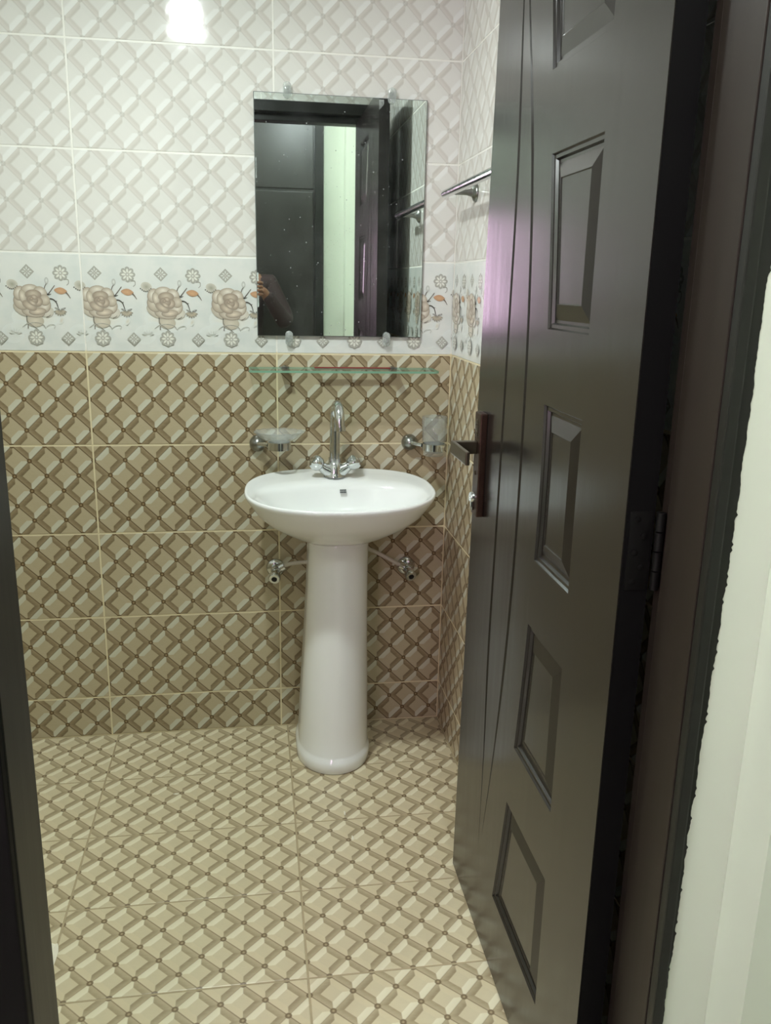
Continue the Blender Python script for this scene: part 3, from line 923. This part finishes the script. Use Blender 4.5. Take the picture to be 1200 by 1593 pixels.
lathe(bm, (CX, -.265, .8175), (0, 0, 1), [(0, .03), (.004, .03), (.006, .024), (.003, .02)], 28)
sub2('drain', bm, M['chrome'], basin, bs, None, True)
# pedestal
bm = bmesh.new(); rings = []
def pedpt(t, hw, yf, yb):
    ct, st = math.cos(t), math.sin(t)
    cy = -.20
    if st < 0: return (CX - .002 + hw * ct, cy + (cy - yf) * st)
    ex = 5
    return (CX - .002 + hw * math.copysign(abs(ct) ** (2 / ex), ct), cy + (yb - cy) * abs(st) ** (2 / ex))
prof = [(0.0, .122, -.352), (.004, .1245, -.356), (.030, .1255, -.358), (.042, .1235, -.355), (.050, .1185, -.348), (.058, .117, -.345), (.12, .116, -.340), (.2, .1135, -.334), (.3, .110, -.327),
        (.42, .105, -.319), (.55, .101, -.312), (.65, .0985, -.307), (.74, .0975, -.303), (.775, .0975, -.303), (.80, .093, -.29)]
for z, hw, yf in prof:
    lean = -.012 * (1 - z / .8) - .003 + .006 * z
    rings.append(ring(bm, [(p[0] + lean, p[1], z) for p in [pedpt(t, hw, yf, -.03) for t in T]]))
skin(bm, rings, True, True, True)
bmesh.ops.recalc_face_normals(bm, faces=bm.faces[:])
ped = rel(obj('pedestal', bm, M['ceramic'], None, True), bs)

# ------------------------------------------------------------------ mixer tap
TX, TY = -.402, -.095
DZ = rimz(TY) - .0005
tp = empty('mixer_tap', (TX, TY, DZ)); tag(tp, 'chrome swan-neck mixer tap with two handles on the washbasin', 'tap')
def tsub(name, bm, par=None, m='chrome'):
    o = autosmooth(obj(name, bm, M[m]))
    o.parent = par or tp
    return o
bm = bmesh.new()
lathe(bm, (0, 0, 0), (0, 0, 1), [(0, .036), (.004, .036), (.008, .033), (.016, .031), (.03, .029), (.042, .024), (.05, .019), (.052, .016)], 32)
for s_ in (-1, 1):
    tube(bm, [(0, -.002, .014), (s_ * .020, -.004, .019), (s_ * .036, -.006, .028), (s_ * .047, -.008, .037)], [.025, .024, .019, .015], 20)
body = tsub('tap_body', bm)
bm = bmesh.new()
pts = [(0, 0, .05), (0, 0, .10), (0, 0, .175)]
arc = [(.003 * (1 - math.cos(a)), -.048 * (1 - math.cos(a)), .19 + .052 * math.sin(a)) for a in [PI * i / 14 for i in range(15)]]
pts = pts + [Vector(p) for p in arc] + [(.0075, -.098, .172)]
tube(bm, pts, [.0175, .0170, .0165] + [.0158] * 14 + [.0155, .0155], 20)
tube(bm, [(0, 0, .046), (0, 0, .062)], .0205, 20)
tube(bm, [(.0075, -.0975, .180), (.0078, -.0985, .166)], .0172, 20)
sp = tsub('spout', bm)
for s_ in (-1, 1):
    bm = bmesh.new()
    ax = Vector((s_ * .72, -.22, .55)).normalized()
    o0 = Vector((s_ * .043, -.008, .034))
    sv, tv = frame_for(ax)
    rings = []
    for h, r, lob in ((0, .012, 0), (.006, .019, .05), (.012, .024, .18), (.028, .0255, .20), (.036, .023, .18), (.041, .016, .05), (.042, .003, 0)):
        rings.append(ring(bm, [o0 + ax * h + (sv * math.cos(t) + tv * math.sin(t)) * r * (1 - lob * .5 + lob * .5 * math.cos(4 * t)) for t in [2 * PI * i / 40 for i in range(40)]]))
    skin(bm, rings, True, True, True)
    bmesh.ops.recalc_face_normals(bm, faces=bm.faces[:])
    tsub('tap_handle', bm)

# ------------------------------------------------------------------ mirror
mr = empty('mirror', (-.378, -.001, 1.768)); tag(mr, 'frameless rectangular wall mirror with dusty specks above the washbasin', 'mirror')
MX0, MX1, MZ0, MZ1 = -.6465, -.1095, 1.407, 2.131
bm = bmesh.new()
yb, yf_ = -.004, -.0125
A = ring(bm, [(MX0, yb, MZ0), (MX1, yb, MZ0), (MX1, yb, MZ1), (MX0, yb, MZ1)])
B = ring(bm, [(MX0, yf_ + .002, MZ0), (MX1, yf_ + .002, MZ0), (MX1, yf_ + .002, MZ1), (MX0, yf_ + .002, MZ1)])
i_ = .002
Cc = ring(bm, [(MX0 + i_, yf_, MZ0 + i_), (MX1 - i_, yf_, MZ0 + i_), (MX1 - i_, yf_, MZ1 - i_), (MX0 + i_, yf_, MZ1 - i_)])
skin(bm, [A, B, Cc], True, True, True)
bmesh.ops.recalc_face_normals(bm, faces=bm.faces[:])
mp_ = rel(obj('mirror_glass', bm, M['mirror']), mr)
edge = simple('mirror_ground_edge', (112, 118, 116), 0.35)
mp_.data.materials.append(edge)
for p in mp_.data.polygons:
    if p.index != len(mp_.data.polygons) - 1 and abs(p.normal.y) < .95: p.material_index = 1
for x, z, up in ((-.545, MZ1, 1), (-.222, MZ1, 1), (-.545, MZ0, -1), (-.225, MZ0, -1)):
    bm = bmesh.new()
    n = 24; r = .0125; hh = .011
    def pill(y, k_): return ring(bm, [(x + r * k_ * math.cos(t), y, z + up * .007 + (hh if math.sin(t) > 0 else -hh) + r * k_ * math.sin(t)) for t in [2 * PI * i / n + .01 for i in range(n)]])
    skin(bm, [pill(-.0128, 1), pill(-.018, 1), pill(-.020, .8)], True, True, True)
    box(bm, x - .009, x + .009, -.0128, -.001, z + up * .002 if up > 0 else z - .018, z + .018 if up > 0 else z - .002)
    lathe(bm, (x, -.020, z + up * .014), (0, -1, 0), [(0, .005), (.0015, .005), (.002, .002)], 12)
    bmesh.ops.recalc_face_normals(bm, faces=bm.faces[:])
    autosmooth(rel(obj('mirror_clip', bm, M['clip']), mr))
# pointed sticker fragment at the top of the mirror and a thin one at its left edge
bm = bmesh.new()
for P3 in ([(-.262, 2.126), (-.247, 2.126), (-.247, 2.112), (-.262, 2.096)],):
    f1 = ring(bm, [(x, -.0128, z) for x, z in P3]); f2 = ring(bm, [(x, -.0134, z) for x, z in P3]); skin(bm, [f1, f2], True, False, True)
rel(obj('sticker_scrap', bm, M['clip']), mr)
rel(boxo('sticker_scrap', -.6435, -.6405, -.0134, -.0127, 1.885, 1.945, M['clip']), mr)

# ------------------------------------------------------------------ glass shelf
sh = empty('glass_shelf', (-.37, -.001, 1.302)); tag(sh, 'thin green-edged glass shelf fixed to the brown tiles below the mirror', 'shelf')
SX0, SX1, SY = -.676, -.066, -.135
bm = bmesh.new()
o_ = [(SX0, -.006)] + [(SX0 + .02 - .02 * math.cos(a), SY + .02 - .02 * math.sin(a)) for a in [PI / 2 * i / 6 for i in range(7)]] + \
     [(SX1 - .02 + .02 * math.sin(a), SY + .02 - .02 * math.cos(a)) for a in [PI / 2 * i / 6 for i in range(7)]] + [(SX1, -.006)]
a_ = ring(bm, [(x, y, 1.300) for x, y in o_]); b_ = ring(bm, [(x, y, 1.3065) for x, y in o_])
skin(bm, [a_, b_], True, True, True)
bmesh.ops.recalc_face_normals(bm, faces=bm.faces[:])
pane = rel(obj('glass_pane', bm, M['shelf_glass']), sh)
pane.data.materials.append(M['shelf_edge'])
for p in pane.data.polygons:
    if abs(p.normal.z) < .5: p.material_index = 1
for x in (-.560, -.202):
    bm = bmesh.new()
    lathe(bm, (x, 0, 1.301), (0, -1, 0), [(0, .011), (.004, .011), (.008, .010), (.012, .008)], 24)
    box(bm, x - .014, x + .014, -.060, -.010, 1.294, 1.2995, .002)
    box(bm, x - .014, x + .014, -.030, -.010, 1.3068, 1.309, .0008)
    autosmooth(rel(obj('shelf_bracket', bm, M['dull_chrome']), sh))
bm = bmesh.new(); box(bm, -.465, -.215, -.050, -.035, 1.3068, 1.3105, .001)
tag(obj('plastic_strip', bm, M['red']), 'thin red plastic strip lying along the glass shelf', 'strip')

# ------------------------------------------------------------------ soap dish in its holder, tumbler in its holder
def wall_rose(bm, x, z, r=.028):
    lathe(bm, (x, 0, z), (0, -1, 0), [(0, r), (.005, r), (.010, r * .96), (.020, r * .85), (.028, r * .62), (.033, r * .35), (.035, .004)], 32)
sd = empty('soap_dish_holder', (-.650, 0, 1.053)); tag(sd, 'chrome wall bracket with round rose and ring holding a glass soap dish', 'bracket')
bm = bmesh.new(); wall_rose(bm, -.652, 1.053); autosmooth(rel(obj('wall_rose', bm, M['dull_chrome']), sd))
bm = bmesh.new()
tube(bm, smooth_pts([(-.650, -.030, 1.056), (-.632, -.052, 1.058), (-.618, -.068, 1.058)], 5), [.007] * 11, 14)
autosmooth(rel(obj('arm', bm, M['chrome']), sd))
RX, RY = -.583, -.085
def band(bm, cx, cy, r, z0, z1, th=.003, seg=48):
    rr = [ring(bm, [(cx + q * math.cos(2 * PI * i / seg), cy + q * math.sin(2 * PI * i / seg), z) for i in range(seg)]) for q, z in ((r, z0), (r, z1), (r - th, z1), (r - th, z0))]
    skin(bm, rr + [rr[0]])
    bmesh.ops.recalc_face_normals(bm, faces=bm.faces[:])
bm = bmesh.new(); band(bm, RX, RY, .038, 1.047, 1.072); autosmooth(rel(obj('ring', bm, M['chrome']), sd))
dish = empty('soap_dish', (RX, RY, 1.062)); tag(dish, 'shallow clear glass soap dish resting in the left chrome ring', 'soap dish')
bm = bmesh.new()
pr = [(0.001, 1.060), (.024, 1.060), (.032, 1.066), (.034, 1.074), (.050, 1.081), (.066, 1.092), (.078, 1.104), (.080, 1.1045), (.077, 1.1075), (.062, 1.096), (.045, 1.086), (.028, 1.080), (.001, 1.079)]
rr = [ring(bm, [(RX + q * 1.03 * math.cos(2 * PI * i / 56), RY + q * .82 * math.sin(2 * PI * i / 56), z + (.0012 * math.cos(14 * PI * i / 56 * 2) if q > .04 else 0)) for i in range(56)]) for q, z in pr]
skin(bm, rr, True, True, True); bmesh.ops.recalc_face_normals(bm, faces=bm.faces[:])
rel(obj('glass_bowl', bm, M['glass_thick'], None, True), dish)
th = empty('tumbler_holder', (-.13, 0, 1.053)); tag(th, 'chrome wall bracket beside the corner with a ring for the glass tumbler', 'bracket')
bm = bmesh.new(); wall_rose(bm, -.136, 1.053); autosmooth(rel(obj('wall_rose', bm, M['dull_chrome']), th))
bm = bmesh.new()
tube(bm, smooth_pts([(-.134, -.030, 1.055), (-.118, -.050, 1.054), (-.103, -.063, 1.053)], 5), [.007] * 11, 14)
autosmooth(rel(obj('arm', bm, M['chrome']), th))
GX, GY = -.066, -.078
bm = bmesh.new(); band(bm, GX, GY, .039, 1.040, 1.062); autosmooth(rel(obj('ring', bm, M['chrome']), th))
gt = empty('tumbler', (GX, GY, 1.022)); tag(gt, 'clear glass tumbler standing in the right chrome ring by the corner', 'tumbler')
bm = bmesh.new()
pr = [(.001, 1.020), (.030, 1.020), (.033, 1.024), (.035, 1.064), (.0395, 1.070), (.0425, 1.152), (.0400, 1.153), (.0370, 1.074), (.0325, 1.066), (.030, 1.032), (.001, 1.030)]
rr = [ring(bm, [(GX + q * math.cos(2 * PI * i / 44), GY + q * math.sin(2 * PI * i / 44), z) for i in range(44)]) for q, z in pr]
skin(bm, rr, True, True, True); bmesh.ops.recalc_face_normals(bm, faces=bm.faces[:])
rel(obj('glass_cup', bm, M['glass'], None, True), gt)

# ------------------------------------------------------------------ towel rail on the right wall
tr = empty('towel_rail', (0, -.4, 1.842)); tag(tr, 'chrome towel rail on the right wall, running behind the open door', 'towel rail')
bm = bmesh.new()
tube(bm, [(-.070, -.128, 1.847), (-.070, -.132, 1.847), (-.070, -.78, 1.847), (-.070, -.784, 1.847)], [.009, .0125, .0125, .009], 20)
autosmooth(rel(obj('bar', bm, M['chrome']), tr))
for y in (-.245, -.665):
    bm = bmesh.new()
    lathe(bm, (0, y, 1.842), (-1, 0, 0), [(0, .026), (.004, .026), (.009, .022), (.014, .012), (.03, .008), (.066, .008)], 28)
    autosmooth(rel(obj('post', bm, M['dull_chrome']), tr))

# ------------------------------------------------------------------ angle valves and hoses
def valve(x, z, s_, label):
    e = empty('angle_valve', (x, 0, z)); tag(e, label, 'valve', 'angle valves under the washbasin')
    bm = bmesh.new()
    lathe(bm, (0, 0, 0), (0, -1, 0), [(0, .033), (.003, .033), (.009, .028), (.012, .017), (.030, .014), (.048, .014)], 28)
    autosmooth(obj('escutcheon', bm, M['chrome'], e))
    bm = bmesh.new()
    lathe(bm, (0, -.030, 0), (s_ * .85, -.1, .45), [(0, .013), (.022, .013), (.022, .015), (.034, .015), (.035, .008)], 20)
    bmesh.ops.create_uvsphere(bm, u_segments=20, v_segments=12, radius=.018, matrix=Matrix.Translation((0, -.034, 0)))
    lathe(bm, (0, -.040, -.002), (-s_ * .18, -1, -.35), [(0, .014), (.020, .015), (.022, .019), (.040, .020), (.043, .018), (.043, .010)], 24)
    autosmooth(obj('valve_body', bm, M['chrome'], e))
    bm = bmesh.new()
    ax = Vector((-s_ * .18, -1, -.35)).normalized()
    c = Vector((0, -.040, -.002)) + ax * .0436
    lathe(bm, c, ax, [(0, .0095), (.0008, .0095)], 20)
    autosmooth(obj('socket_shade', bm, M['dark'], e))  # flat black disc painted as the dark inside of the valve end
valve(-.598, .612, 1, 'chrome angle valve on the tiles left of the pedestal')
valve(-.137, .606, -1, 'chrome angle valve on the tiles right of the pedestal')
bm = bmesh.new()
tube(bm, smooth_pts([(-.568, -.034, .629), (-.545, -.050, .641), (-.505, -.060, .648), (-.46, -.065, .650)], 6), .0068, 12)
tag(obj('supply_hose', bm, M['rubber'], None, True), 'short white supply hose from the left valve behind the pedestal', 'hose', 'supply hoses')
bm = bmesh.new()
tube(bm, smooth_pts([(-.166, -.036, .622), (-.190, -.046, .638), (-.25, -.060, .676), (-.30, -.066, .70)], 6), .0068, 12)
tag(obj('supply_hose', bm, M['rubber'], None, True), 'white supply hose slanting from the right valve up behind the pedestal', 'hose', 'supply hoses')


# ------------------------------------------------------------------ the person taking the picture, caught in the mirror
M['skin'] = simple('skin', (122, 84, 62), 0.5, var=.05)
M['shirt'] = simple('plum_brown_shirt', (52, 40, 40), 0.85, var=.15, scale=30)
M['trousers'] = simple('dark_trousers', (40, 42, 50), 0.85)
M['hair'] = simple('black_hair', (22, 20, 20), 0.7, var=.3, scale=90, bump=.5)
M['phone'] = simple('white_phone_case', (220, 224, 226), 0.3)
M['shoe'] = simple('black_shoe', (24, 24, 26), 0.5)
def skinned(name, nodes, links, m, parent, levels=2, root=0):
    """nodes: (x, y, z, rx, ry); grown with Skin + Subdivision and baked to a plain mesh"""
    me = bpy.data.meshes.new(name)
    me.from_pydata([n[:3] for n in nodes], links, [])
    o = bpy.data.objects.new(name, me); col.objects.link(o)
    sk = o.modifiers.new('skin', 'SKIN'); sk.use_smooth_shade = True
    if not me.skin_vertices: me.attributes.new  # layer is created with the modifier
    bm = bmesh.new(); bm.from_mesh(me)
    ly = bm.verts.layers.skin.verify()
    bm.verts.ensure_lookup_table()
    for i, n in enumerate(nodes):
        bm.verts[i][ly].radius = (n[3], n[4]); bm.verts[i][ly].use_root = (i == root)
    bm.to_mesh(me); bm.free()
    ss = o.modifiers.new('sub', 'SUBSURF'); ss.levels = levels; ss.render_levels = levels
    dg = bpy.context.evaluated_depsgraph_get(); dg.update()
    ev = bpy.data.meshes.new_from_object(o.evaluated_get(dg))
    bpy.data.objects.remove(o)
    ev.name = name
    ev.materials.clear(); ev.materials.append(m)
    for p in ev.polygons: p.use_smooth = True
    q = bpy.data.objects.new(name, ev); col.objects.link(q); q.parent = parent
    ev.transform(Matrix.Translation(-Vector(parent.location)))
    return q
PX, PY = -.745, -3.24
pe_ = empty('person', (PX, PY, -.012)); tag(pe_, 'person in a plum-brown top holding up a phone, only the arm shows in the mirror', 'person')
def bodynodes(g=1.0, g2=0.0):
    r = lambda a, b: (a * g + g2, b * g + g2)
    N = [(PX, PY, 1.06, *r(.17, .115)), (PX, PY, 1.22, *r(.150, .105)), (PX, PY, 1.42, *r(.165, .115)), (PX, PY + .01, 1.56, *r(.15, .10)), (PX, PY + .01, 1.66, *r(.06, .06)), (PX, PY + .015, 1.72, *r(.055, .055))]
    return N
N = bodynodes()
N += [(PX, PY + .035, 1.80, .078, .090), (PX, PY + .03, 1.90, .082, .098), (PX, PY + .02, 1.96, .055, .065)]                    # head 6-8
N += [(PX + .20, PY + .01, 1.575, .062, .06), (PX + .305, PY + .10, 1.345, .050, .05), (PX + .30, PY + .17, 1.32, .046, .046), (-.575, -2.965, 1.505, .030, .034), (-.598, -2.935, 1.545, .036, .022)]   # arm to phone 9-13
N += [(PX - .20, PY + .01, 1.575, .062, .06), (PX - .30, PY + .11, 1.345, .050, .05), (PX - .28, PY + .17, 1.32, .046, .046), (-.765, -2.965, 1.475, .030, .034), (-.735, -2.935, 1.515, .036, .022)]   # 14-18
N += [(PX + .11, PY, .96, .105, .11), (PX + .12, PY + .01, .55, .068, .072), (PX + .12, PY - .01, .40, .062, .065), (PX + .125, PY - .02, .09, .042, .045), (PX + .13, PY + .12, .035, .04, .03)]   # 19-23
N += [(PX - .11, PY, .96, .105, .11), (PX - .12, PY + .01, .55, .068, .072), (PX - .12, PY - .01, .40, .062, .065), (PX - .125, PY - .02, .09, .042, .045), (PX - .13, PY + .12, .035, .04, .03)]   # 24-28
Lk = [(0, 1), (1, 2), (2, 3), (3, 4), (4, 5), (5, 6), (6, 7), (7, 8), (3, 9), (9, 10), (10, 11), (11, 12), (12, 13), (3, 14), (14, 15), (15, 16), (16, 17), (17, 18),
      (0, 19), (19, 20), (20, 21), (21, 22), (22, 23), (0, 24), (24, 25), (25, 26), (26, 27), (27, 28)]
bd = skinned('body', N, Lk, M['skin'], pe_)
def hand(side):
    x0 = -.604 if side > 0 else -.722
    for k_ in range(4):
        z = 1.575 - k_ * .024 - (.02 if side < 0 else 0)
        L_ = (.9, 1.0, .95, .78)[k_]
        skinned('finger', [(x0 + side * .008, -2.925, z, .012, .012), (x0 + side * .004, -2.900, z + .002, .011, .011), (x0 - side * .010, -2.882 , z + .003, .010, .010), (x0 - side * (.010 + .022 * L_), -2.8805, z + .003, .0085, .0085)], [(0, 1), (1, 2), (2, 3)], M['skin'], pe_, 1)
    z = 1.51 - (.02 if side < 0 else 0)
    skinned('thumb', [(x0 + side * .010, -2.935, z, .014, .014), (x0 - side * .004, -2.918, z - .012, .012, .012), (x0 - side * .026, -2.921, z + .004, .010, .010)], [(0, 1), (1, 2)], M['skin'], pe_, 1)
hand(1); hand(-1)
sh_n = [(a, b, c, d + .014, e + .014) for a, b, c, d, e in N[:4]] + [(N[9][0], N[9][1], N[9][2], .08, .078), (*N[10][:3], .066, .066), (*N[11][:3], .062, .062), (-.572, -2.955, 1.515, .040, .040),
       (N[14][0], N[14][1], N[14][2], .08, .078), (*N[15][:3], .066, .066), (*N[16][:3], .062, .062), (-.785, -2.975, 1.445, .046, .048), (PX, PY, .98, .19, .13)]
skinned('shirt', sh_n, [(0, 1), (1, 2), (2, 3), (3, 4), (4, 5), (5, 6), (6, 7), (3, 8), (8, 9), (9, 10), (10, 11), (0, 12)], M['shirt'], pe_)
tr_n = [(PX, PY, 1.03, .175, .12)] + [(a, b, c, d + .016, e + .016) for a, b, c, d, e in (N[19], N[20], N[21])] + [(N[22][0], N[22][1], .10, .062, .064)] + [(a, b, c, d + .016, e + .016) for a, b, c, d, e in (N[24], N[25], N[26])] + [(N[27][0], N[27][1], .10, .062, .064)]
skinned('trousers', tr_n, [(0, 1), (1, 2), (2, 3), (3, 4), (0, 5), (5, 6), (6, 7), (7, 8)], M['trousers'], pe_)
for s_ in (-1, 1):
    skinned('shoe', [(PX + s_ * .125, PY - .05, .042, .05, .045), (PX + s_ * .13, PY + .06, .040, .05, .042), (PX + s_ * .135, PY + .17, .028, .042, .030)], [(0, 1), (1, 2)], M['shoe'], pe_)
skinned('hair', [(PX, PY - .005, 1.86, .085, .085), (PX, PY + .005, 1.935, .088, .098), (PX, PY + .005, 1.985, .05, .06)], [(0, 1), (1, 2)], M['hair'], pe_)
for s_ in (-1, 1):
    skinned('ear', [(PX + s_ * .080, PY + .02, 1.835, .012, .018), (PX + s_ * .086, PY + .015, 1.865, .012, .020)], [(0, 1)], M['skin'], pe_, 1)
    bm = bmesh.new(); bmesh.ops.create_uvsphere(bm, u_segments=16, v_segments=10, radius=.014, matrix=Matrix.Translation((PX + s_ * .032, PY + .112, 1.862)))
    rel(obj('eye', bm, M['ceramic'], None, True), pe_)
skinned('nose', [(PX, PY + .112, 1.858, .010, .010), (PX, PY + .128, 1.822, .016, .013)], [(0, 1)], M['skin'], pe_, 1)
skinned('mouth', [(PX - .022, PY + .108, 1.785, .006, .006), (PX, PY + .116, 1.785, .009, .009), (PX + .022, PY + .108, 1.785, .006, .006)], [(0, 1), (1, 2)], simple('lips', (112, 62, 56), .5), pe_, 1)
bm = bmesh.new(); box(bm, -.710, -.617, -2.907, -2.895, 1.425, 1.640, .005)
ph = obj('phone', bm, M['phone']); tag(ph, 'white-cased phone held up in both hands in front of the mirror', 'phone')

# ------------------------------------------------------------------ bring everything from tile units to metres
done = set()
for o in bpy.data.objects:
    if o is cam: continue
    o.location = o.location * S
    if o.type == 'MESH' and o.data.name not in done:
        done.add(o.data.name)
        o.data.transform(Matrix.Scale(S, 4))
